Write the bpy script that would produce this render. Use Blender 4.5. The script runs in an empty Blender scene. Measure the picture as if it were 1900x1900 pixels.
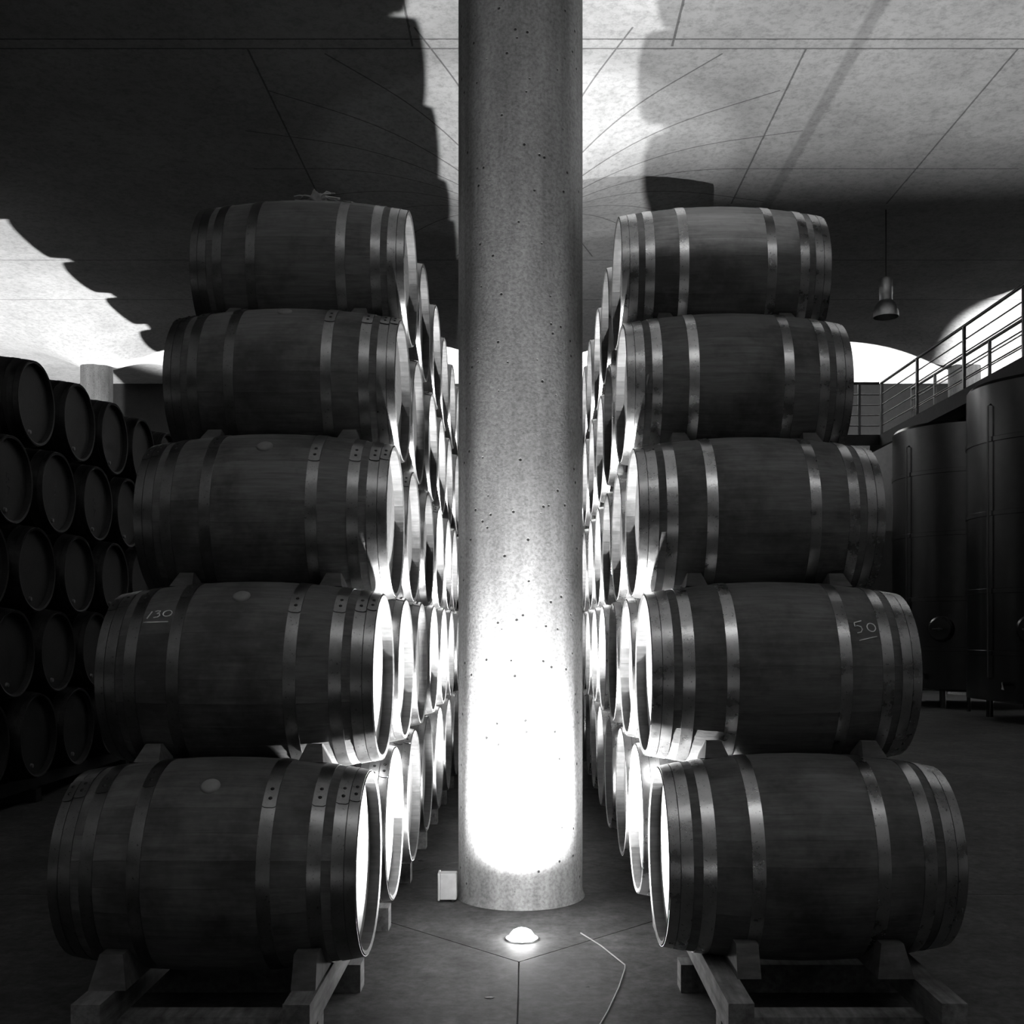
import bpy, bmesh, math, random
from mathutils import Vector, Matrix
random.seed(7)
PI = math.pi
scene = bpy.context.scene
COL = scene.collection

# ------------------------------------------------------------------ camera, world, exposure
CAMZ = 1.29
cam_d = bpy.data.cameras.new('camera')
cam = bpy.data.objects.new('camera', cam_d)
COL.objects.link(cam)
cam.location = (0, 0, CAMZ)
cam.rotation_euler = (PI / 2, 0, 0)
cam_d.sensor_width = 36
cam_d.lens = 36 * 2023 / 1900
cam_d.shift_x = -(977.3 - 950) / 1900
cam_d.shift_y = (1165 - 950) / 1900
cam_d.clip_start = 0.05
cam_d.clip_end = 100
scene.camera = cam

world = bpy.data.worlds.new('world')
scene.world = world
world.use_nodes = True
world.node_tree.nodes['Background'].inputs[0].default_value = (1, 1, 1, 1)
world.node_tree.nodes['Background'].inputs[1].default_value = 0.0

vs = scene.view_settings
vs.view_transform = 'Standard'
vs.look = 'None'
vs.gamma = 1
vs.exposure = 0.0
vs.use_curve_mapping = False

# lamp strengths (cellar lamps on the floor; the last strength is for added fill)
P_MAIN, P_REAR, P_SPOT, P_LEFT, P_RIGHT, P_WASH, P_FILL = 1150, 2600, 12800, 3800, 5200, 5400, 480

# ------------------------------------------------------------------ materials
MATS = {}


def mat(name, build):
    m = bpy.data.materials.new(name)
    m.use_nodes = True
    nt = m.node_tree
    b = nt.nodes['Principled BSDF']
    build(nt, b)
    MATS[name] = m
    return m


def node(nt, t, **kw):
    n = nt.nodes.new(t)
    for k, v in kw.items():
        setattr(n, k, v)
    return n


def lnk(nt, a, b):
    nt.links.new(a, b)


def math_n(nt, op, a, b=None, c=None):
    n = node(nt, 'ShaderNodeMath', operation=op)
    for i, x in enumerate((a, b, c)):
        if x is None:
            continue
        if isinstance(x, (int, float)):
            n.inputs[i].default_value = x
        else:
            lnk(nt, x, n.inputs[i])
    return n.outputs[0]


def noise(nt, vec, scale, detail=4, rough=.6, vscale=None):
    if vscale:
        mp = node(nt, 'ShaderNodeMapping')
        mp.inputs['Scale'].default_value = vscale
        lnk(nt, vec, mp.inputs['Vector'])
        vec = mp.outputs[0]
    n = node(nt, 'ShaderNodeTexNoise')
    n.inputs['Scale'].default_value = scale
    n.inputs['Detail'].default_value = detail
    n.inputs['Roughness'].default_value = rough
    lnk(nt, vec, n.inputs['Vector'])
    return n.outputs[0]


def ramp(nt, fac, stops):
    r = node(nt, 'ShaderNodeValToRGB')
    el = r.color_ramp.elements
    while len(el) < len(stops):
        el.new(0.5)
    for e, (p, v) in zip(el, stops):
        e.position = p
        e.color = (v, v, v, 1)
    lnk(nt, fac, r.inputs[0])
    return r.outputs[0]


def mul(nt, a, b):
    m = node(nt, 'ShaderNodeMix', data_type='RGBA', blend_type='MULTIPLY')
    m.inputs[0].default_value = 1
    for s, x in ((6, a), (7, b)):
        if isinstance(x, (int, float)):
            m.inputs[s].default_value = (x, x, x, 1)
        else:
            lnk(nt, x, m.inputs[s])
    return m.outputs[2]


def bump(nt, b, h, strength, dist=.01):
    n = node(nt, 'ShaderNodeBump')
    n.inputs['Strength'].default_value = strength
    n.inputs['Distance'].default_value = dist
    lnk(nt, h, n.inputs['Height'])
    lnk(nt, n.outputs[0], b.inputs['Normal'])


def obj_vec(nt):
    tc = node(nt, 'ShaderNodeTexCoord')
    oi = node(nt, 'ShaderNodeObjectInfo')
    add = node(nt, 'ShaderNodeVectorMath', operation='ADD')
    sc = node(nt, 'ShaderNodeVectorMath', operation='SCALE')
    lnk(nt, oi.outputs['Random'], sc.inputs['Scale'])
    sc.inputs[0].default_value = (37, 91, 53)
    lnk(nt, tc.outputs['Object'], add.inputs[0])
    lnk(nt, sc.outputs[0], add.inputs[1])
    return add.outputs[0], oi.outputs['Random']


def wood(lo, hi, rough=.65, vscale=(1.5, 22, 22), stain=True):
    def f(nt, b):
        v, rnd = obj_vec(nt)
        n1 = noise(nt, v, 3.0, 6, .65, vscale)
        c = ramp(nt, n1, [(.3, lo), (.72, hi)])
        tone = math_n(nt, 'MULTIPLY_ADD', rnd, .35, .82)
        c = mul(nt, c, tone)
        if stain:
            g = node(nt, 'ShaderNodeNewGeometry')
            n2 = noise(nt, g.outputs['Position'], 2.6, 5, .7)
            c = mul(nt, c, ramp(nt, n2, [(.36, .35), (.56, 1.0)]))
        lnk(nt, c, b.inputs['Base Color'])
        b.inputs['Roughness'].default_value = rough
        bump(nt, b, n1, .25, .004)
    return f


W_STAVE = mat('oak_stave', wood(.075, .145))
W_HEAD = mat('oak_head', wood(.11, .19, .6, stain=False))
W_FAR = mat('oak_shaded', wood(.014, .028))  # oak copy darkened to put the left rows' shade into the colour
W_BEAM = mat('rough_timber', wood(.085, .25, .8, (14, 1.6, 14)))
W_CHOCK = mat('chock_timber', wood(.05, .12, .75, (3, 12, 12)))
W_BUNG = mat('bung_silicone', wood(.16, .24, .6, (4, 4, 4), stain=False))


def metal(lo, hi, rough, spots=True, var=.25):
    def f(nt, b):
        v, rnd = obj_vec(nt)
        n1 = noise(nt, v, 9, 5, .7)
        c = ramp(nt, n1, [(.32, lo), (.65, hi)])
        if spots:
            n2 = noise(nt, v, 130, 2, .5)
            c = mul(nt, c, ramp(nt, n2, [(.27, .45), (.36, 1)]))
        lnk(nt, c, b.inputs['Base Color'])
        b.inputs['Metallic'].default_value = 1
        r = math_n(nt, 'MULTIPLY_ADD', n1, var, rough - var / 2)
        lnk(nt, r, b.inputs['Roughness'])
    return f


M_HOOP = mat('galvanized_hoop', metal(.36, .50, .29))
M_HOOP_L = mat('dull_hoop', metal(.17, .26, .33))
M_HOOP_D = mat('shaded_hoop', metal(.04, .08, .5))  # hoop metal darkened to keep the left row in shade
M_RIVET = mat('dark_rivet', metal(.02, .05, .5, False))
M_STEEL = mat('stainless_steel', metal(.10, .115, .26, False, .04))
M_RAIL = mat('painted_rail', metal(.10, .16, .45, False))
M_LAMP = mat('brushed_aluminium', metal(.35, .5, .4, False))


def plain(v, rough=.6, metallic=0):
    def f(nt, b):
        vec, rnd = obj_vec(nt)
        n1 = noise(nt, vec, 12, 4)
        lnk(nt, ramp(nt, n1, [(.3, v * .8), (.7, v * 1.15)]), b.inputs['Base Color'])
        b.inputs['Roughness'].default_value = rough
        b.inputs['Metallic'].default_value = metallic
    return f


M_CHALK = mat('white_chalk', plain(.85, .9))
M_FAINT = mat('faint_chalk', plain(.12, .9))
M_BOX = mat('box_plastic', plain(.62, .45))
M_BLACK = mat('black_rubber', plain(.015, .6))
M_CABLE = mat('pale_cable', plain(.22, .5))
M_CLOTH = mat('dark_cloth', plain(.2, .9))
M_TWIG = mat('straw', plain(.4, .8))
M_WALL = mat('dark_wall', plain(.02, .9))
M_DECK = mat('dark_deck', plain(.03, .8))


def lens_mat(nt, b):
    b.inputs['Base Color'].default_value = (.8, .8, .8, 1)
    b.inputs['Emission Color'].default_value = (1, 1, 1, 1)
    b.inputs['Emission Strength'].default_value = 160


M_LENS = mat('lamp_lens', lens_mat)


def concrete_column(nt, b):
    g = node(nt, 'ShaderNodeNewGeometry')
    P = g.outputs['Position']
    big = noise(nt, P, 2.2, 6, .65, (1, 1, .35))
    fine = noise(nt, P, 70, 3, .6)
    c = ramp(nt, big, [(.3, .20), (.7, .47)])
    c = mul(nt, c, ramp(nt, fine, [(.3, .6), (.6, 1)]))
    vor = node(nt, 'ShaderNodeTexVoronoi')
    vor.inputs['Scale'].default_value = 15
    lnk(nt, P, vor.inputs['Vector'])
    warp = noise(nt, P, 50, 2)
    d = math_n(nt, 'ADD', vor.outputs['Distance'], math_n(nt, 'MULTIPLY', warp, .05))
    pit = ramp(nt, d, [(.10, 0), (.14, 1)])
    c = mul(nt, c, ramp(nt, d, [(.095, .08), (.13, 1)]))
    streak = noise(nt, P, 14, 3, .6, (1, 1, .04))
    c = mul(nt, c, ramp(nt, streak, [(.35, .76), (.6, 1)]))
    lnk(nt, c, b.inputs['Base Color'])
    b.inputs['Roughness'].default_value = .8
    h = math_n(nt, 'ADD', pit, math_n(nt, 'MULTIPLY', fine, .25))
    bump(nt, b, h, .5, .006)


M_COL = mat('column_concrete', concrete_column)


def concrete_floor(nt, b):
    g = node(nt, 'ShaderNodeNewGeometry')
    P = g.outputs['Position']
    big = noise(nt, P, 1.3, 8, .7)
    fine = noise(nt, P, 26, 5, .7)
    c = ramp(nt, big, [(.3, .03), (.7, .105)])
    c = mul(nt, c, ramp(nt, fine, [(.32, .55), (.6, 1)]))
    vor = node(nt, 'ShaderNodeTexVoronoi')
    vor.inputs['Scale'].default_value = 5
    vor.inputs['Randomness'].default_value = 1
    lnk(nt, P, vor.inputs['Vector'])
    d = math_n(nt, 'ADD', vor.outputs['Distance'], math_n(nt, 'MULTIPLY', fine, .04))
    mid = noise(nt, P, 7, 6, .75)
    c = mul(nt, c, ramp(nt, mid, [(.35, .62), (.62, 1.15)]))
    c = mul(nt, c, ramp(nt, d, [(.045, .25), (.06, 1)]))
    lnk(nt, c, b.inputs['Base Color'])
    lnk(nt, math_n(nt, 'MULTIPLY_ADD', big, .3, .62), b.inputs['Roughness'])
    b.inputs['Specular IOR Level'].default_value = .22
    bump(nt, b, fine, .15, .004)


M_FLOOR = mat('polished_concrete', concrete_floor)
M_JOINT = mat('floor_joint', plain(.03, .9))

# ------------------------------------------------------------------ layout numbers
CX = -.03                               # column line
ROWS_Y = [-10.72, -2.72, 5.28, 13.3, 21.3]
ROWS_X = [-8.4, CX, 8.55]
CEIL = 5.6 + CAMZ
COLTOP = 5.07 + CAMZ
X0, X1, Y0, Y1 = -12.6, 12.8, -13.5, 25.0


def ceil_z(x, y):
    z = CEIL
    for cx in ROWS_X:
        for cy in ROWS_Y:
            r = math.hypot(x - cx, y - cy)
            if r < 2.6:
                t = max(0.0, (r - .3) / 2.3)
                z = min(z, COLTOP + (CEIL - COLTOP) * (1 - (1 - t) ** 2.2))
    return z


def concrete_ceiling(nt, b):
    g = node(nt, 'ShaderNodeNewGeometry')
    P = g.outputs['Position']
    sep = node(nt, 'ShaderNodeSeparateXYZ')
    lnk(nt, P, sep.inputs[0])
    X, Y = sep.outputs[0], sep.outputs[1]
    big = noise(nt, P, .8, 8, .7)
    fine = noise(nt, P, 14, 5, .75)
    c = ramp(nt, big, [(.3, .56), (.68, .86)])
    c = mul(nt, c, ramp(nt, fine, [(.28, .62), (.55, 1)]))
    wob = math_n(nt, 'MULTIPLY', math_n(nt, 'SUBTRACT', fine, .5), .02)

    def line(coord, at, half):
        d = math_n(nt, 'ABSOLUTE', math_n(nt, 'ADD', math_n(nt, 'SUBTRACT', coord, at), wob))
        return math_n(nt, 'GREATER_THAN', d, half)            # 0 on the line

    def gate(line_out, lo_coord, lo, hi):
        inside = math_n(nt, 'MULTIPLY', math_n(nt, 'GREATER_THAN', lo_coord, lo), math_n(nt, 'LESS_THAN', lo_coord, hi))
        return math_n(nt, 'MAXIMUM', line_out, math_n(nt, 'SUBTRACT', 1, inside))
    lines = [line(Y, 10.37, .012), line(Y, 10.54, .012), gate(line(X, 2.7, .010), Y, 10.54, 14.4),
             gate(line(X, 4.75, .010), Y, 10.54, 14.4), gate(line(X, 1.4, .012), Y, 6, 10.5),
             gate(line(X, -1.1, .010), Y, 6, 10.5), gate(line(X, -2.7, .010), Y, 10.54, 16.0),
             gate(line(Y, 13.3, .010), X, .3, 6.0), line(Y, 16.6, .012), line(Y, 18.6, .012)]
    # formwork boards fanning out round the column head
    ang = math_n(nt, 'ARCTAN2', math_n(nt, 'SUBTRACT', Y, 13.3), math_n(nt, 'SUBTRACT', X, CX))
    stp = math_n(nt, 'DIVIDE', ang, PI / 10)
    fr = math_n(nt, 'ABSOLUTE', math_n(nt, 'SUBTRACT', stp, math_n(nt, 'ROUND', stp)))
    rad = math_n(nt, 'SQRT', math_n(nt, 'ADD', math_n(nt, 'POWER', math_n(nt, 'SUBTRACT', Y, 13.3), 2),
                                    math_n(nt, 'POWER', math_n(nt, 'SUBTRACT', X, CX), 2)))
    arc = math_n(nt, 'MULTIPLY', math_n(nt, 'MULTIPLY', fr, PI / 10), rad)
    radial = math_n(nt, 'MAXIMUM', math_n(nt, 'GREATER_THAN', arc, .009), math_n(nt, 'GREATER_THAN', rad, 3.3))
    lines.append(radial)
    m = lines[0]
    for l in lines[1:]:
        m = math_n(nt, 'MINIMUM', m, l)
    c = mul(nt, c, math_n(nt, 'MULTIPLY_ADD', m, .6, .4))
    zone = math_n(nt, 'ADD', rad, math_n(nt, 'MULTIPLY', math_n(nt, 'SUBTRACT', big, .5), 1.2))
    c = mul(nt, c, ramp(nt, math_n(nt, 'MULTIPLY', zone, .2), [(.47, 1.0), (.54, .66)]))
    # a darker strip beside the column bay
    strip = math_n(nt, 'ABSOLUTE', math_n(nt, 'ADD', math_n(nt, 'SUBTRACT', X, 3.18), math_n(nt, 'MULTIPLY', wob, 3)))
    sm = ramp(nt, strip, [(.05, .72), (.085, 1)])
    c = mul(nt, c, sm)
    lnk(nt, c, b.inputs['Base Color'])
    b.inputs['Roughness'].default_value = .85
    bump(nt, b, math_n(nt, 'ADD', math_n(nt, 'MULTIPLY', fine, .3), m), .25, .006)


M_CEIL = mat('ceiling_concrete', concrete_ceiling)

# ------------------------------------------------------------------ helpers


def mesh(name, verts, faces, angle=35):
    me = bpy.data.meshes.new(name)
    me.from_pydata([tuple(v) for v in verts], [], faces)
    me.update()
    bm = bmesh.new()
    bm.from_mesh(me)
    bmesh.ops.recalc_face_normals(bm, faces=bm.faces)
    bm.to_mesh(me)
    bm.free()
    if angle:
        me.polygons.foreach_set('use_smooth', [True] * len(me.polygons))
        me.set_sharp_from_angle(angle=math.radians(angle))
    return me


class MB:
    def __init__(s):
        s.v, s.f = [], []

    def add(s, v, f):
        o = len(s.v)
        s.v += [tuple(p) for p in v]
        s.f += [tuple(i + o for i in q) for q in f]
        return s

    def box(s, x0, x1, y0, y1, z0, z1):
        v = [(x, y, z) for z in (z0, z1) for y in (y0, y1) for x in (x0, x1)]
        return s.add(v, [(0, 2, 3, 1), (4, 5, 7, 6), (0, 1, 5, 4), (2, 6, 7, 3), (0, 4, 6, 2), (1, 3, 7, 5)])

    def prism(s, poly, axis, a0, a1, taper=0.0, tc=None):
        """poly: list of (u,w) in the plane across AXIS ('x': u=y,w=z; 'z': u=x,w=y)"""
        n = len(poly)
        v = []
        for a in (a0, a1):
            for (u, w) in poly:
                v.append((a, u, w) if axis == 'x' else (u, w, a) if axis == 'z' else (u, a, w))
        f = [tuple(range(n - 1, -1, -1)), tuple(range(n, 2 * n))]
        f += [(i, (i + 1) % n, (i + 1) % n + n, i + n) for i in range(n)]
        return s.add(v, f)

    def tube(s, pts, r, n=8, close=False):
        pts = [Vector(p) for p in pts]
        rings = []
        up0 = None
        for i, p in enumerate(pts):
            d = (pts[min(i + 1, len(pts) - 1)] - pts[max(i - 1, 0)]).normalized()
            a = Vector((0, 0, 1)) if abs(d.z) < .9 else Vector((1, 0, 0))
            u = d.cross(a).normalized()
            w = d.cross(u).normalized()
            rr = r[i] if isinstance(r, (list, tuple)) else r
            rings.append([p + (u * math.cos(2 * PI * k / n) + w * math.sin(2 * PI * k / n)) * rr for k in range(n)])
        v = [q for ring in rings for q in ring]
        f = []
        for i in range(len(rings) - 1):
            for k in range(n):
                f.append((i * n + k, i * n + (k + 1) % n, (i + 1) * n + (k + 1) % n, (i + 1) * n + k))
        f += [tuple(range(n - 1, -1, -1)), tuple(range((len(rings) - 1) * n, len(rings) * n))]
        return s.add(v, f)

    def lathe(s, prof, n=32, axis='z', c=(0, 0, 0), caps=False):
        """prof: list of (r, h)"""
        v = []
        for (r, h) in prof:
            for k in range(n):
                a = 2 * PI * k / n
                p = (r * math.cos(a), r * math.sin(a), h) if axis == 'z' else (h, r * math.cos(a), r * math.sin(a)) if axis == 'x' else (r * math.cos(a), h, r * math.sin(a))
                v.append((p[0] + c[0], p[1] + c[1], p[2] + c[2]))
        f = []
        for i in range(len(prof) - 1):
            for k in range(n):
                f.append((i * n + k, i * n + (k + 1) % n, (i + 1) * n + (k + 1) % n, (i + 1) * n + k))
        if caps:
            f += [tuple(range(n)), tuple(range((len(prof) - 1) * n, len(prof) * n))]
        return s.add(v, f)

    def me(s, name, angle=35):
        return mesh(name, s.v, s.f, angle)


def obj(name, me, m, parent=None, loc=(0, 0, 0), rot=(0, 0, 0), label=None):
    o = bpy.data.objects.new(name, me)
    COL.objects.link(o)
    if m and not me.materials:
        me.materials.append(m)
    if m and me.materials[0] is not m:
        o.material_slots[0].link = 'OBJECT'
        o.material_slots[0].material = m
    o.location = loc
    o.rotation_euler = rot
    if parent:
        o.parent = parent
    if label:
        o['label'] = label
    return o


def thing(name, label, cat, loc=(0, 0, 0), rotz=0, group=None):
    o = bpy.data.objects.new(name, None)
    o.empty_display_size = .1
    COL.objects.link(o)
    o.location = loc
    o.rotation_euler = (0, 0, rotz)
    return tag(o, label, cat, group)


def tag(o, label, cat, group=None, kind=None):
    o['label'] = label
    o['category'] = cat
    if group:
        o['group'] = group
    if kind:
        o['kind'] = kind
    return o


def struct(o, label=None):
    o['kind'] = 'structure'
    if label:
        o['label'] = label
    return o


# ------------------------------------------------------------------ the room shell
floor = struct(obj('floor', MB().box(X0, X1, Y0, Y1, -.3, -.012).me('floor', None), M_JOINT))
HD = 1.07                                # half diagonal of the diamond slab round each column
GAP = .003


def inset(poly, d):
    out = []
    n = len(poly)
    for i in range(n):
        p0, p1, p2 = Vector(poly[i - 1]), Vector(poly[i]), Vector(poly[(i + 1) % n])
        e1, e2 = (p1 - p0).normalized(), (p2 - p1).normalized()
        n1, n2 = Vector((-e1.y, e1.x)), Vector((-e2.y, e2.x))
        k = 1 + n1.dot(n2)
        out.append(tuple(p1 + (n1 + n2) * (d / k)))
    return out


def slab(poly):
    p = inset(poly, GAP)
    return obj('slab', MB().prism(p, 'z', -.012, 0).me('slab', None), M_FLOOR, floor)


gx = [X0] + ROWS_X + [X1]
gy = [Y0] + ROWS_Y + [Y1]
for i, cx in enumerate(ROWS_X):
    for j, cy in enumerate(ROWS_Y):
        slab([(cx, cy - HD), (cx + HD, cy), (cx, cy + HD), (cx - HD, cy)])
for i in range(len(gx) - 1):
    for j in range(len(gy) - 1):
        a, b2, c, d = gx[i], gx[i + 1], gy[j], gy[j + 1]
        cl, cr, cb, ct = i > 0, i < len(gx) - 2, j > 0, j < len(gy) - 2
        poly = []
        poly += [(a + HD, c), (a + HD, c)][:1] if cl and cb else [(a, c)]
        poly += [(b2 - HD, c), (b2, c + HD)] if cr and cb else [(b2, c)]
        poly += [(b2, d - HD), (b2 - HD, d)] if cr and ct else [(b2, d)]
        poly += [(a + HD, d), (a, d - HD)] if cl and ct else [(a, d)]
        poly += [(a, c + HD)] if cl and cb else []
        slab(poly)

v, f = [], []
NX, NY = 128, 194
for j in range(NY + 1):
    for i in range(NX + 1):
        x = X0 + (X1 - X0) * i / NX
        y = Y0 + (Y1 - Y0) * j / NY
        v.append((x, y, ceil_z(x, y)))
for j in range(NY):
    for i in range(NX):
        a = j * (NX + 1) + i
        f.append((a, a + 1, a + NX + 2, a + NX + 1))
me = bpy.data.meshes.new('ceiling')
me.from_pydata(v, [], f)
me.polygons.foreach_set('use_smooth', [True] * len(f))
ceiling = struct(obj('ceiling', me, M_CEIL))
struct(obj('wall_back', MB().box(X0 - .2, X1 + .2, Y1, Y1 + .2, -.3, CEIL + .2).me('wall_back', None), M_WALL))
struct(obj('wall_front', MB().box(X0 - .2, X1 + .2, Y0 - .2, Y0, -.3, CEIL + .2).me('wall_front', None), M_WALL))
struct(obj('wall_left', MB().box(X0 - .2, X0, Y0, Y1, -.3, CEIL + .2).me('wall_left', None), M_WALL))
struct(obj('wall_right', MB().box(X1, X1 + .2, Y0, Y1, -.3, CEIL + .2).me('wall_right', None), M_WALL))
struct(obj('wall_light_block', MB().box(-6.0, 10.4, 22.45, 22.6, 0, 3.29).me('wall_light_block', None), M_WALL))  # added unseen wall, stops the back uplights reaching the nearer ceiling

# columns
col_me = MB().lathe([(.312, 0), (.306, .015), (.30, .04), (.30, COLTOP + .06)], 64).me('concrete_column', 50)
COLUMN_WHERE = {(1, 2): 'thick round concrete column brightly lit from the floor between the two barrel stacks',
                (0, 4): 'distant round concrete column rising above the dark barrels at the left',
                (2, 4): 'distant round concrete column behind the walkway railing at the right'}
for i, cx in enumerate(ROWS_X):
    for j, cy in enumerate(ROWS_Y):
        lab = COLUMN_WHERE.get((i, j), 'round concrete column of the cellar grid, outside the view or hidden')
        o = obj('concrete_column', col_me, M_COL, None, (cx, cy, 0), (0, 0, .7 * (i + 2 * j)))
        tag(o, lab, 'column', 'round concrete columns')

# ------------------------------------------------------------------ floor uplights
bez_me = MB().lathe([(.056, .0), (.056, .006), (.068, .006), (.071, .0)], 40).me('bezel')
lens_me = MB().lathe([(.0005, .046), (.02, .043), (.038, .034), (.050, .018), (.055, .0)], 40).me('lens', 60)


def uplight(x, y, power, label, half=70, blend=.12, tilt=(0, 0), soft=.03):
    t = thing('floor_uplight', label, 'lamp', (x, y, 0), 0, 'recessed floor uplights')
    obj('bezel', bez_me, M_LAMP, t)
    obj('lens', lens_me, M_LENS, t)
    l = bpy.data.lights.new('uplight_beam', 'SPOT')
    l.energy = power
    l.spot_size = math.radians(2 * half)
    l.spot_blend = blend
    l.shadow_soft_size = soft
    lo = bpy.data.objects.new('uplight_beam', l)
    COL.objects.link(lo)
    lo.parent = t
    lo.location = (0, 0, .07)
    el, az = math.radians(90 - abs(tilt[0])), math.radians(tilt[1])       # tilt: degrees off the vertical, compass bearing from +Y
    d = Vector((math.cos(el) * math.sin(az), math.cos(el) * math.cos(az), math.sin(el)))
    lo.rotation_mode = 'QUATERNION'
    lo.rotation_quaternion = d.to_track_quat('-Z', 'Y')
    return t


uplight(-.02, 4.52, P_MAIN, 'glaring floor uplight in front of the central column', half=80, blend=.75)
uplight(-.16, 6.04, P_REAR, 'floor uplight on the far side of the central column, hidden by it', half=44, blend=.8, tilt=(34, 0))
fl = uplight(.55, -2.28, P_SPOT, 'floor floodlight with added light-blocking flaps behind the viewer, aimed up at the ceiling', half=34, blend=.35, tilt=(46, 14), soft=.006)
for (xa, xb, za, zb_) in ((-.40, .42, 0.0, .07 + .2 * math.tan(math.radians(23.4))), (-.40, -.019, .157, .50), (-.019, .42, .07 + .2 * math.tan(math.radians(38)), .50)):
    obj('beam_flap', MB().box(xa, xb, .2, .204, za, zb_).me('beam_flap', None), M_BLACK, fl, (0, 0, 0), (0, 0, -math.radians(4)))  # plates added to trim the beam off barrels, column and near ceiling
uplight(-8.45, 19.6, P_LEFT, 'floor uplight in the far left aisle, hidden behind the dark barrels', half=72)
uplight(9.45, 19.9, P_RIGHT, 'floor uplight behind the steel tanks at the far right', half=46, tilt=(31, 90))
for wx in (-4.5, -1.6, 1.4, 4.3, 7.2):
    uplight(wx, 23.75, P_WASH, 'floor uplight by the back wall, hidden behind the barrel stacks', half=32, blend=.5, tilt=(10, 180))
for k, (ux, uy) in enumerate(((-8.4, -1.96), (CX, -1.96), (8.55, -1.96), (-8.4, -9.96), (CX, -9.96), (8.55, -9.96))):  # unseen uplights added to fill the barrel fronts and light the hoops
    uplight(ux, uy, P_FILL * (.3 if k == 1 else 1), f"added fill uplight at the {['left', 'middle', 'right'][k % 3]} column of the {['nearer', 'farther'][k // 3]} row behind the viewer", half=50, blend=.3)

# ------------------------------------------------------------------ barrels
L = .95
R = .349
RE = .302
HL = L / 2
NST = 26
TH = .027
CROZE = .042


def rad_at(x):
    t = abs(x) / HL
    return R - (R - RE) * (t ** 2.0)


def stave_mesh():
    n = 10
    xs = [-HL + L * i / n for i in range(n + 1)]
    half = PI / NST - .0007
    angs = (-half, 0, half)
    v, f = [], []
    for x in xs:
        for a in angs:
            r = rad_at(x)
            if abs(x) == HL:
                r -= .003
            v.append((x, r * math.cos(a), r * math.sin(a)))
    for i in range(n):
        for k in range(2):
            q = i * 3 + k
            f.append((q, q + 1, q + 4, q + 3))
    # inner face, from chime to chime
    xi = [-HL + .004, -HL + .06, 0, HL - .06, HL - .004]
    o = len(v)
    for x in xi:
        for a in angs:
            r = rad_at(x) - (.017 if abs(x) > HL - .01 else TH)
            v.append((x, r * math.cos(a), r * math.sin(a)))
    for i in range(4):
        for k in range(2):
            q = o + i * 3 + k
            f.append((q, q + 3, q + 4, q + 1))
    for k in range(2):
        f.append((k, o + k, o + k + 1, k + 1))
        e, oe = n * 3, o + 12
        f.append((e + k, e + k + 1, oe + k + 1, oe + k))
    for k in (0, 2):
        f.append(tuple([i * 3 + k for i in range(n + 1)] + [o + i * 3 + k for i in range(4, -1, -1)]))
    return mesh('stave', v, f, 28)


def hoop_mesh(x0, x1, lap_a=None, n=52):
    t = .0022
    prof = []
    v, f = [], []
    sec = [(x0, 0), (x0, t), ((x0 + x1) / 2, t), (x1, t), (x1, 0)]
    for k in range(n):
        a = 2 * PI * k / n
        for (x, dr) in sec:
            r = rad_at(x) + dr - (.0006 if dr == 0 else 0)
            v.append((x, r * math.cos(a), r * math.sin(a)))
    m = len(sec)
    for k in range(n):
        for i in range(m - 1):
            a, b = k * m + i, ((k + 1) % n) * m + i
            f.append((a, a + 1, b + 1, b))
    return mesh('hoop', v, f, 40)


def lap_mesh(x0, x1):
    """overlapping riveted end of a hoop, centred on angle 0"""
    t0, t1 = .0022, .0046
    v, f = [], []
    A = .155
    xs = [x0, x0 + .008, x1 - .008, x1]
    na = 6
    grid = []
    for k in range(na + 1):
        a = -A + 2 * A * k / na
        row = []
        for i, x in enumerate(xs):
            aa = a * (.90 if i in (0, 3) else 1)
            r = rad_at(x) + t1
            row.append(len(v))
            v.append((x, r * math.cos(aa), r * math.sin(aa)))
        grid.append(row)
    for k in range(na):
        for i in range(3):
            f.append((grid[k][i], grid[k][i + 1], grid[k + 1][i + 1], grid[k + 1][i]))
    border = [grid[0][i] for i in range(4)] + [grid[k][3] for k in range(1, na + 1)] + [grid[na][i] for i in (2, 1, 0)] + [grid[k][0] for k in range(na - 1, 0, -1)]
    low = []
    for q in border:
        x, y, z = v[q]
        s = (rad_at(x) + .0005) / math.hypot(y, z)
        low.append(len(v))
        v.append((x, y * s, z * s))
    n = len(border)
    for i in range(n):
        f.append((border[i], low[i], low[(i + 1) % n], border[(i + 1) % n]))
    return mesh('hoop_lap', v, f, 40)


HOOPS = [(.003, .0355), (.038, .076), (.106, .148), (.257, .299)]
hoop_me, lap_me = {}, {}
for k, (a, b) in enumerate(HOOPS):
    for s in (-1, 1):
        xa, xb = sorted((s * (HL - a), s * (HL - b)))
        hoop_me[(k, s)] = hoop_mesh(xa, xb)
        lap_me[(k, s)] = lap_mesh(xa, xb)
rivet_me = MB().lathe([(.0005, .0032), (.0045, .0026), (.0068, 0)], 8).me('rivet', 60)
stave_me = stave_mesh()

# heads: seven boards each
HXR = HL - CROZE
HR = rad_at(HXR) - TH + .004


def head_board(u0, u1):
    th = .018
    n = 6
    top, bot = [], []
    pts = []
    for i in range(n + 1):
        u = u0 + (u1 - u0) * i / n
        w = math.sqrt(max(0, HR * HR - u * u))
        pts.append((u, w))
    poly = pts + [(u, -w) for (u, w) in reversed(pts)]
    clean = []
    for p in poly:
        if not clean or (abs(p[0] - clean[-1][0]) + abs(p[1] - clean[-1][1])) > 1e-5:
            clean.append(p)
    if abs(clean[0][0] - clean[-1][0]) + abs(clean[0][1] - clean[-1][1]) < 1e-5:
        clean.pop()
    m = MB().prism(clean, 'x', -th, 0)
    return m.me('head_board', None)


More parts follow.
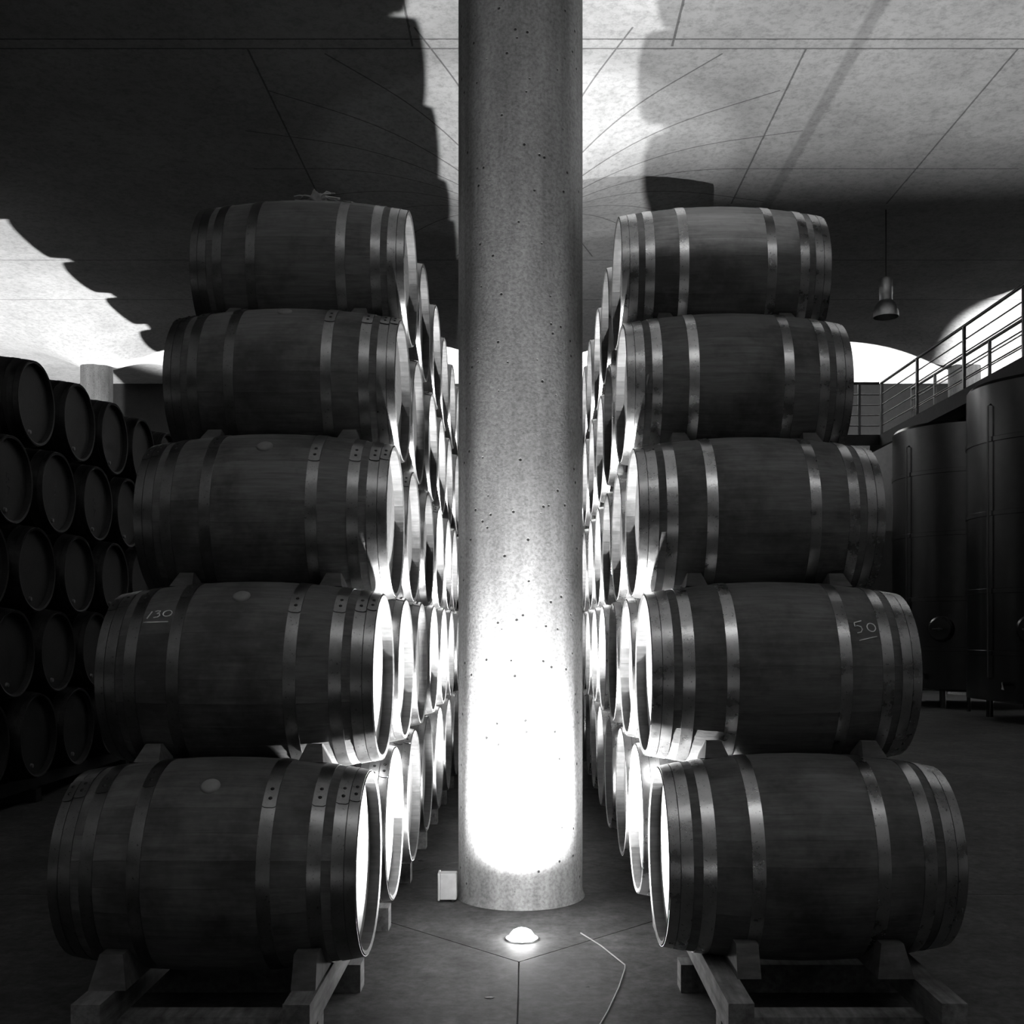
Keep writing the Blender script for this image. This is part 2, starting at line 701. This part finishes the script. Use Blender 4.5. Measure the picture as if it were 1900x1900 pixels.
edges = [-1, -.70, -.42, -.13, .15, .44, .71, 1]
board_me = [head_board(HR * edges[i] + (.0005 if i else 0), HR * edges[i + 1] - .0005) for i in range(7)]
head_me = MB().lathe([(.0005, 0), (HR * .5, 0), (HR + .003, 0), (HR + .003, -.018)], 40, 'x').me('head')


def shell_mesh():
    n = 12
    prof = [(rad_at(HL) - .017 - TH * .3, -HL + .05)]
    prof = [(rad_at(HXR) - TH, -HXR - 0.0)] + [(rad_at(HL) - .017, -HL + .004), (rad_at(HL) - .003, -HL)]
    for i in range(1, n):
        x = -HL + L * i / n
        prof.append((rad_at(x), x))
    prof += [(rad_at(HL) - .003, HL), (rad_at(HL) - .017, HL - .004), (rad_at(HXR) - TH, HXR)]
    return MB().lathe(prof, 44, 'x').me('body', 30)


shell_me = shell_mesh()
bung_me = MB().lathe([(.0005, .011), (.014, .0105), (.025, .0085), (.031, .004), (.032, -.01)], 24).me('bung', 50)
tap_me = MB().lathe([(.0005, .018), (.014, .016), (.018, 0)], 16, 'x').me('head_bung', 50)


def barrel(label, group, cx, cy, cz, roll, detail, hoop_mat, wood_mat=None, head_mat=None, rivets=0, rotz=0.0, bung=True, lap_ang=None, tap=0):
    """Barrel lying along X. detail 2: single staves and head boards; 1: plain body with heads and hoops."""
    t = thing('wine_barrel', label, 'barrel', (cx, cy, cz - R), rotz, group)
    wm = wood_mat or W_STAVE
    hm = head_mat or W_HEAD
    C = (0, 0, R)
    if detail == 2:
        for i in range(NST):
            obj('stave', stave_me, wm, t, C, (roll + (i + .5) * 2 * PI / NST, 0, 0))
        for s in (-1, 1):
            hd = roll + .35 * s
            for bm_ in board_me:
                obj('head_board', bm_, hm, t, (s * HXR, 0, R), (hd if s > 0 else -hd, 0, 0 if s > 0 else PI))
    else:
        obj('body', shell_me, wm, t, C, (roll, 0, 0))
        for s in (-1, 1):
            obj('head', head_me, hm, t, (s * HXR, 0, R), (roll if s > 0 else -roll, 0, 0 if s > 0 else PI))
    la = lap_ang if lap_ang is not None else roll
    for k in range(4):
        for s in (-1, 1):
            h = obj('hoop', hoop_me[(k, s)], hoop_mat, t, C, (la + (.05 * k if s > 0 else -.03 * k), 0, 0))
            if rivets and (rivets == 2 or s > 0):
                obj('hoop_lap', lap_me[(k, s)], hoop_mat, h)
                xm = s * (HL - (HOOPS[k][0] + HOOPS[k][1]) / 2)
                for da in (-.055, .055):
                    rr = rad_at(xm) + .0043
                    obj('rivet', rivet_me, M_RIVET, h, (xm, rr * math.cos(da), rr * math.sin(da)), (da - PI / 2, 0, 0))
    if bung:
        # bung sits at angle `roll` measured from -Y towards +Z after mirroring below
        rr = R - .002
        obj('bung', bung_me, W_BUNG, t, (0, rr * math.cos(roll), R + rr * math.sin(roll)), (roll - PI / 2, 0, 0))
    if tap:
        obj('head_bung', tap_me, W_BUNG, t, (HXR * tap, -.05, R - .215), (0, 0, 0 if tap > 0 else PI))
    return t


PITCH = .7347
Q = .3659
TIERS = ['bottom', 'second', 'third', 'fourth', 'top']
ORD = ['front', 'second', 'third', 'fourth', 'fifth', 'sixth', 'seventh', 'eighth', 'ninth', 'tenth', 'eleventh']
COUNT = [11, 10, 10, 9, 9]
COUNT_R = [9, 8, 7, 6, 5]
ang = lambda deg: math.radians(180 - deg)     # 0 = facing the camera, 90 = straight up
ROLL_L = [54, 56, 50, 57, 97]
FRONT_L = ['bottom front barrel of the left stack, its round bung facing the viewer',
           'left stack front barrel chalked with 130, second from the floor',
           'middle front barrel of the left stack, directly above the one chalked 130',
           'left stack front barrel just below the topmost, bung at its top edge',
           'topmost front barrel of the left stack with a cloth bundle on it']
FRONT_R = ['bottom front barrel of the right stack with a dark stain down its belly',
           'right stack front barrel chalked with 50, second from the floor',
           'middle front barrel of the right stack, directly above the one chalked 50',
           'right stack front barrel just below the topmost, shiny hoops',
           'topmost front barrel of the right stack with bright metal hoops']
DXL = [0, 0, 0, -.012, -.016]
DXR = [.012, 0, -.008, -.022, -.011]
YL, YR, HLV, HRV, Z1 = 3.648, 3.7584, .6031, .6066, CAMZ - .7818
XL, XR = -.5237, .4398
FRONTS = {}
for l in range(5):
    for k in range(COUNT[l]):
        jit = 0 if k == 0 else random.uniform(-.006, .006)
        det = 2 if k < 3 else 1
        lab = FRONT_L[l] if k == 0 else f'oak barrel {ORD[k]} from the front in the {TIERS[l]} tier of the left stack'
        roll = ROLL_L[l] if k == 0 else random.choice([55, 70, 80, 95, 110]) + random.uniform(-8, 8)
        b = barrel(lab, 'barrels of the left stack', XL - HL + DXL[l] + jit, YL + l * Q + k * PITCH, Z1 + l * HLV, ang(roll), det, M_HOOP_L,
                   rivets=(2 if k == 0 else 1 if k < 4 else 0), lap_ang=ang((roll + 4) if l != 4 else 80), bung=(l, k) != (4, 0))
        FRONTS[('L', l, k)] = b
        if k >= COUNT_R[l]:
            continue
        lab = FRONT_R[l] if k == 0 else f'oak barrel {ORD[k]} from the front in the {TIERS[l]} tier of the right stack'
        roll = 118 + random.uniform(-6, 6) if k == 0 else random.uniform(95, 140)
        b = barrel(lab, 'barrels of the right stack', XR + HL + DXR[l] + jit, YR + l * Q + k * PITCH, Z1 + l * HRV, ang(roll), det, M_HOOP,
                   rivets=0, bung=True)
        FRONTS[('R', l, k)] = b

# dark row further left, heads towards the aisle
MARKED = []
for l in range(5):
    n = [8, 7, 7, 6, 6][l]
    for k in range(n):
        marked = l == 3 and k < 3
        y = 6.46 + .3675 * l + k * .735
        lab = f'dark barrel {ORD[k]} from the near end, {TIERS[l]} tier, shadowed left-edge row'
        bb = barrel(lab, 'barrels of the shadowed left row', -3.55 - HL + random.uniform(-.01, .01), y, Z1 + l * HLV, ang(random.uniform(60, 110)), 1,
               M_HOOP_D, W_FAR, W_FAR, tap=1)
        if marked:
            MARKED.append(bb)

# far row beside the distant left aisle: single meshes, hidden behind the others
far_mb = MB()
prof = [(.0005, -HXR), (HR, -HXR), (rad_at(HL) - .017, -HL)] + [(rad_at(-HL + L * i / 8), -HL + L * i / 8) for i in range(9)] + [(rad_at(HL) - .017, HL), (HR, HXR), (.0005, HXR)]
far_me = far_mb.lathe(prof, 28, 'x').me('wine_barrel')
for l in range(5):
    for k in range(13 - (l + 1) // 2):
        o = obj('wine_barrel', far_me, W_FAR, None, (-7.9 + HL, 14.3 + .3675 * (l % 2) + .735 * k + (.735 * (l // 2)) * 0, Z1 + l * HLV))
        tag(o, 'dark oak barrel of the far row in the distant left aisle, hidden behind nearer barrels', 'barrel', 'barrels of the far left aisle')

t = thing('barrel_rack', 'timber rail rack under the far row in the distant left aisle', 'rack', (-7.9 + HL, 19, 0), 0, 'timber barrel racks')
for xx in (-.32, .32):
    obj('rail', MB().box(xx - .04, xx + .04, -5.1, 5.0, 0, Z1 - .318).me('rail', None), W_FAR, t)

# ------------------------------------------------------------------ chalk numbers


def chalk(parent, strokes, x_at, a_at, su, flip=False):
    """strokes in a unit box; x along the barrel, second coordinate round the belly"""
    mb = MB()
    for st in strokes:
        pts = []
        for (u, w) in st:
            x = x_at + u * su
            a = ang(a_at) - w * su / .33
            r = rad_at(x) + .0012
            pts.append((x, r * math.cos(a), R + r * math.sin(a)))
        mb.tube(pts, .0021, 5)
    return obj('chalk_number', mb.me('chalk_number', None), M_CHALK, parent, label='chalked number with a line under it')


def arcpts(cx, cy, rx, ry, a0, a1, n=14):
    return [(cx + rx * math.cos(math.radians(a0 + (a1 - a0) * i / n)), cy + ry * math.sin(math.radians(a0 + (a1 - a0) * i / n))) for i in range(n + 1)]


one = [(.02, -.02), (.16, .36)]
three = [(.30, .34), (.40, .37), (.52, .36), (.50, .28), (.40, .21)]
three2 = [(.40, .21), (.52, .19), (.55, .10), (.46, .02), (.30, .0)]
zero = arcpts(.86, .18, .19, .16, 60, 420, 22)
under = [(-.08, -.22), (.98, -.27)]
chalk(FRONTS[('L', 1, 0)], [one, three, three2, zero, under], -.313, 40, .083)
five_t = [(.42, .52), (.10, .40)]
five = [(.10, .40), (.10, .22), (.22, .26), (.36, .22), (.40, .10), (.32, -.04), (.16, -.08)]
zero5 = arcpts(.80, .22, .18, .20, 60, 420, 22)
under5 = [(.20, -.42), (.98, -.20)]
chalk(FRONTS[('R', 1, 0)], [five_t, five, zero5, under5], .232, 29, .085)

# faint chalk 57 on three heads of the shadowed row
for bb in MARKED:
    mb = MB()
    for st in ([(.03, .05), (-.015, .05), (-.02, .02), (.012, .018), (.02, -.005), (-.02, -.022)], [(-.005, -.045), (.03, -.05), (.0, -.10)]):
        mb.tube([(HXR + .001, u, R + w) for (u, w) in st], .0022, 5)
    obj('chalk_number', mb.me('chalk_number', None), M_FAINT, bb, label='faint chalk marks on the head')

# ------------------------------------------------------------------ timber racks under the stacks


def rack(side, x_in, ys, n_rails_len, label):
    s = -1 if side == 'L' else 1
    t = thing('barrel_rack', label, 'rack', (x_in + s * HL, ys, 0), 0, 'timber barrel racks')
    cx = HL * s
    zt = Z1 - .318
    rails = [(-.633, -.712), (-1.245, -1.33)] if side == 'L' else [(.59, .666), (1.215, 1.29)]
    y0 = 3.18 - ys if side == 'L' else 3.19 - ys
    y1 = 11 * PITCH - .3
    for (a, b) in rails:
        xa, xb = sorted((a - x_in - cx, b - x_in - cx))
        obj('rail', MB().box(xa, xb, y0, y1, zt - .092, zt).me('rail', None), W_BEAM, t)
    xs = sorted((rails[0][0] - s * .045 - x_in - cx, rails[1][1] + s * .045 - x_in - cx))
    beams = [3.38, 3.90, 4.68, 5.55, 6.40, 7.2, 8.0, 8.8, 9.6, 10.4, 11.2]
    for yb in beams:
        x0, x1 = xs
        if yb == beams[0]:
            x0, x1 = xs[0] + .05, xs[1] - .05
        obj('cross_beam', MB().box(x0, x1, yb - .045 - ys, yb + .045 - ys, 0, zt - .092).me('cross_beam', None), W_BEAM, t)
    return zt


zt = rack('L', XL, YL, 9, 'timber rail rack on the floor under the left barrel stack')
rack('R', XR, YR, 9, 'timber rail rack on the floor under the right barrel stack')
t = thing('barrel_rack', 'dark timber rail rack under the shadowed row at the left edge', 'rack', (-3.55 - HL, 9, 0), 0, 'timber barrel racks')
for xx in (-.32, .32):
    obj('rail', MB().box(xx - .04, xx + .04, -2.9, 3.1, zt - .092, zt).me('rail', None), W_FAR, t)
for yb in (-2.7, -.9, .9, 2.8):
    obj('cross_beam', MB().box(-.4, .4, yb - .045, yb + .045, 0, zt - .092).me('cross_beam', None), W_FAR, t)


def tapered_prism(poly, x0, x1, ztop_shrink, zlo, zhi):
    v = []
    n = len(poly)
    for e, x in enumerate((x0, x1)):
        for (u, w) in poly:
            k = (w - zlo) / (zhi - zlo)
            xx = x + (1 if e == 0 else -1) * ztop_shrink * max(0, k)
            v.append((xx, u, w))
    f = [tuple(range(n - 1, -1, -1)), tuple(range(n, 2 * n))] + [(i, (i + 1) % n, (i + 1) % n + n, i + n) for i in range(n)]
    me = mesh('wooden_chock', v, f, None)
    return me


# chocks on the rails in front of the bottom barrels
for side, yc, xs, names in (('L', YL, ((-1.33, -1.215), (-.715, -.64)), ('wedge block on the outer rail of the left rack', 'square timber block on the inner rail of the left rack')),
                            ('R', YR, ((1.10, 1.215), (.66, .735)), ('dark wedge block on the outer rail of the right rack', 'dark timber block beside the inner rail of the right rack'))):
    for (xa, xb), nm in zip(xs, names):
        z0 = zt
        poly = [(yc - .345, z0), (yc - .075, z0), (yc - .165, z0 + .035), (yc - .236, z0 + .10), (yc - .31, z0 + .10)]
        tap = .022 if 'wedge' in nm else .002
        o = obj('wooden_chock', tapered_prism(poly, xa, xb, tap, z0, z0 + .1), W_CHOCK, None)
        c0 = Vector(((xa + xb) / 2, yc - .21, z0))
        o.data.transform(Matrix.Translation(-c0))
        o.location = c0
        tag(o, nm, 'chock', 'wooden chocks')

# chocks between the tiers
for side, yc, xc, hv, dxs in (('L', YL, XL - HL, HLV, DXL), ('R', YR, XR + HL, HRV, DXR)):
    for l in range(4):
        for s in (-1, 1):
            dx = .275 * s
            if side == 'R' and s < 0:
                dx = -.27
            r = rad_at(dx)
            poly = [(.0, r - .001), (.085, r * .972 - .003), (.136, r * .913 - .002), (.152, r * .913 + .030), (.092, r + .052), (.070, r + .052)]
            me_ = tapered_prism(poly, -.050, .050, .024, r * .92, r + .052)
            me_.transform(Matrix.Translation((0, 0, -r)))
            o = obj('wooden_chock', me_, W_CHOCK, None, (xc + dxs[l] + dx, yc + l * Q, Z1 + l * hv + r))
            inner = (s > 0) == (side == 'L')
            tag(o, f"small wooden wedge on the {TIERS[l]} front barrel of the {'left' if side == 'L' else 'right'} stack, {'aisle' if inner else 'outer'} end", 'chock', 'wooden chocks')

# ------------------------------------------------------------------ cloth bundle on the topmost left barrel
tc = Vector((XL - HL + DXL[4] + .035, YL + 4 * Q - .02, Z1 + 4 * HLV + R - .006))
t = thing('cloth_bundle', 'crumpled cloth bundle with loose strands on top of the topmost left barrel', 'cloth', tc)
bm = bmesh.new()
bmesh.ops.create_icosphere(bm, subdivisions=3, radius=1)
for vv in bm.verts:
    n_ = .85 + .25 * math.sin(5 * vv.co.x + 3 * vv.co.z) * math.cos(4 * vv.co.y + 1) + random.uniform(-.05, .05)
    vv.co = Vector((vv.co.x * .050 * n_, vv.co.y * .045 * n_, max(-.1, vv.co.z) * .058 * n_ + .012))
me_ = bpy.data.meshes.new('wad')
bm.to_mesh(me_)
bm.free()
me_.polygons.foreach_set('use_smooth', [True] * len(me_.polygons))
obj('wad', me_, M_CLOTH, t)
for k, (dx, dz) in enumerate([(-.085, .030), (-.080, .012), (-.06, .024), (.085, .022), (.095, .006), (.07, .038), (.05, .045), (.09, .014)]):
    dx, dz = dx * 1.25, dz * 1.2
    pts = [(0, random.uniform(-.02, .01), .018), (dx * .4, random.uniform(-.03, .0), .022 + dz * .4), (dx * .75, random.uniform(-.03, .01), .012 + dz * .9), (dx, random.uniform(-.03, .01), dz + .004)]
    obj('strand', MB().tube(pts, [.006, .005, .004, .0025], 5).me('strand', 60), M_TWIG, t)

# ------------------------------------------------------------------ junction box at the column foot
t = thing('junction_box', 'pale plastic junction box at the foot of the central column', 'box', (-.372, 5.15, 0))
bx = MB().box(-.036, .042, -.03, .035, .012, .135).me('box_body', None)
o = obj('box_body', bx, M_BOX, t)
bv = o.modifiers.new('b', 'BEVEL')
bv.width = .004
bv.segments = 2
o = obj('box_lid', MB().box(-.046, -.036, -.034, .039, .008, .139).me('box_lid', None), M_BOX, t)
bv = o.modifiers.new('b', 'BEVEL')
bv.width = .003
bv.segments = 2
obj('conduit', MB().tube([(.02, .0, .0), (.02, .0, .014)], .012, 12).me('conduit'), M_BLACK, t)

# cable on the floor
pts = [(.228, 4.60, .0025), (.30, 4.42, .0025), (.375, 4.16, .004), (.372, 4.12, .004), (.33, 3.90, .004), (.27, 3.65, .004), (.20, 3.40, .004)]
tag(obj('floor_cable', MB().tube(pts, .0027, 8).me('floor_cable'), M_CABLE), 'thin pale cable bent across the floor right of the lamp', 'cable')

# crumbs on the floor
SP = [(-.585, 6.04, .020, 'dark dry leaf on the floor beside the left stack'), (.66, 4.03, .012, 'small dark splinter on the floor near the right rack'),
      (-.13, 3.80, .016, 'small dark twig on the floor below the lamp'), (.22, 3.92, .008, 'tiny dark crumb on the floor right of the centre joint')]
for (x, y, s, lab) in SP:
    bm = bmesh.new()
    bmesh.ops.create_icosphere(bm, subdivisions=1, radius=1)
    for vv in bm.verts:
        vv.co = Vector((vv.co.x * s * 1.4 * random.uniform(.7, 1.2), vv.co.y * s * .7, max(-.0, vv.co.z) * s * .35 * random.uniform(.5, 1.2)))
    me_ = bpy.data.meshes.new('floor_crumb')
    bm.to_mesh(me_)
    bm.free()
    tag(obj('floor_crumb', me_, M_BLACK, None, (x, y, 0)), lab, 'debris', 'crumbs on the floor')

# ------------------------------------------------------------------ steel tanks
TR = 1.2


def tank(y, label, ztop, detail=True):
    t = thing('steel_tank', label, 'tank', (7.4, y, 0), 0, 'stainless steel wine tanks')
    z0 = .31
    obj('shell', MB().lathe([(TR, z0), (TR, ztop)], 72).me('shell'), M_STEEL, t)
    obj('tank_top', MB().lathe([(TR, ztop), (TR * .97, ztop + .05), (.25, ztop + .13), (.25, ztop + .16), (.001, ztop + .16)], 56).me('tank_top'), M_STEEL, t)
    obj('tank_bottom', MB().lathe([(TR, z0), (TR * .6, z0 - .06), (.001, z0 - .1)], 56).me('tank_bottom'), M_STEEL, t)
    for zz in (ztop - .75, ztop - 1.75, ztop - 2.8, .95):
        obj('band', MB().lathe([(TR + .001, zz - .035), (TR + .012, zz - .03), (TR + .012, zz + .03), (TR + .001, zz + .035)], 72).me('band'), M_STEEL, t)
    for k in range(4):
        a = PI / 4 + k * PI / 2
        obj('leg', MB().tube([(TR * .8 * math.cos(a), TR * .8 * math.sin(a), 0), (TR * .8 * math.cos(a), TR * .8 * math.sin(a), z0)], .05, 14).me('leg'), M_STEEL, t)
    # manway door facing the open floor
    a = math.radians(229)
    d = Vector((math.cos(a), math.sin(a), 0))
    rot = (PI / 2, 0, a + PI / 2)
    m = obj('manway', MB().lathe([(.001, .07), (.17, .065), (.20, .04), (.21, 0), (.21, -.06)], 36).me('manway'), M_STEEL, t, d * (TR - .0) + Vector((0, 0, 1.27)), rot)
    obj('hand_wheel', MB().tube([(0, 0, .06), (0, 0, .17)], .02, 10).tube([(-.08, 0, .17), (.08, 0, .17)], .014, 8).me('hand_wheel'), M_BLACK, m)
    a2 = math.radians(214)
    d2 = Vector((math.cos(a2), math.sin(a2), 0))
    obj('valve', MB().tube([(d2.x * TR * .99, d2.y * TR * .99, .55), (d2.x * (TR + .13), d2.y * (TR + .13), .55), (d2.x * (TR + .16), d2.y * (TR + .16), .47)], .028, 10).me('valve'), M_STEEL, t)
    a3 = math.radians(200)
    d3 = Vector((math.cos(a3), math.sin(a3), 0)) * (TR + .05)
    obj('level_pipe', MB().tube([(d3.x * .96, d3.y * .96, .6), (d3.x, d3.y, .62), (d3.x, d3.y, ztop - .3), (d3.x * .96, d3.y * .96, ztop - .28)], .014, 8).me('level_pipe'), M_STEEL, t)


tank(15.15, 'nearest tall stainless steel tank at the right edge, with a round manway', 3.30 + CAMZ)
tank(18.3, 'second stainless steel tank from the right edge, under the walkway', 3.26 + CAMZ)

# ------------------------------------------------------------------ walkway over the tanks
DZ = 3.72 + CAMZ
t = thing('walkway', 'dark steel walkway running above the tanks at the right', 'walkway', (6.8, 17, DZ))
obj('deck', MB().box(0, .85, -5.0, 4.6, -.05, 0).me('deck', None), M_DECK, t)
for xx in (0, .79):
    obj('beam', MB().box(xx, xx + .06, -5.0, 4.6, -.24, -.05).me('beam', None), M_DECK, t)
obj('deck', MB().box(-3.8, 0, 4.0, 4.8, -.05, 0).me('deck', None), M_DECK, t)
obj('beam', MB().box(-3.8, 0, 4.0, 4.06, -.2, -.05).me('beam', None), M_DECK, t)
for yy in (-3.3, -.15, 3.0):
    obj('support_post', MB().tube([(.03, yy, -DZ), (.03, yy, -.24)], .03, 12).me('support_post'), M_STEEL, t)


def railing(x, ys, label):
    t = thing('railing', label, 'railing', (x, (ys[0] + ys[-1]) / 2, DZ), 0, 'walkway railings')
    yc = (ys[0] + ys[-1]) / 2
    for y in ys:
        obj('post', MB().box(-.022, .022, y - yc - .022, y - yc + .022, 0, 1.0).me('post', None), M_RAIL, t)
    obj('handrail', MB().tube([(0, ys[0] - yc - .03, 1.0), (0, ys[-1] - yc + .03, 1.0)], .026, 10).me('handrail'), M_RAIL, t)
    for z in (.18, .38, .58, .78):
        obj('rail', MB().tube([(0, ys[0] - yc, z), (0, ys[-1] - yc, z)], .011, 8).me('rail'), M_RAIL, t)


railing(6.84, [13.0, 15.0, 17.05, 19.1, 21.0], 'near railing of the walkway above the tanks')
railing(7.60, [13.0, 15.4, 17.9, 20.3, 21.5], 'far railing of the walkway above the tanks')
t = thing('railing', 'short railing across the far end of the walkway, beside the right stack', 'railing', (4.9, 21.05, DZ), 0, 'walkway railings')
for xx in (-1.9, -.9, .1, 1.05, 1.52):
    obj('post', MB().box(xx - .025, xx + .025, -.025, .025, 0, 1.0).me('post', None), M_RAIL, t)
obj('handrail', MB().tube([(-1.9, 0, 1.0), (1.9, 0, 1.0)], .026, 10).me('handrail'), M_RAIL, t)
for z in (.18, .38, .58, .78):
    obj('rail', MB().tube([(-1.9, 0, z), (1.9, 0, z)], .011, 8).me('rail'), M_RAIL, t)

# ------------------------------------------------------------------ pendant lamp (unlit)
px, py = 4.81, 14.6
zb = 4.16 + CAMZ
t = thing('pendant_lamp', 'unlit metal pendant lamp hanging from the dark ceiling at the right', 'lamp', (px, py, zb))
obj('lamp_shade', MB().lathe([(.168, 0), (.167, .03), (.161, .085), (.144, .145), (.112, .195), (.085, .222), (.080, .222), (.106, .19), (.138, .14), (.155, .08), (.161, .03), (.162, 0), (.168, 0)], 40).me('lamp_shade', 60), M_LAMP, t)
obj('ballast', MB().lathe([(.001, .20), (.075, .20), (.085, .23), (.085, .30), (.088, .31), (.088, .50), (.075, .525), (.001, .53)], 32).me('ballast'), M_LAMP, t)
obj('cord', MB().tube([(0, 0, .52), (0, 0, ceil_z(px, py) - zb)], .008, 8).me('cord'), M_BLACK, t)
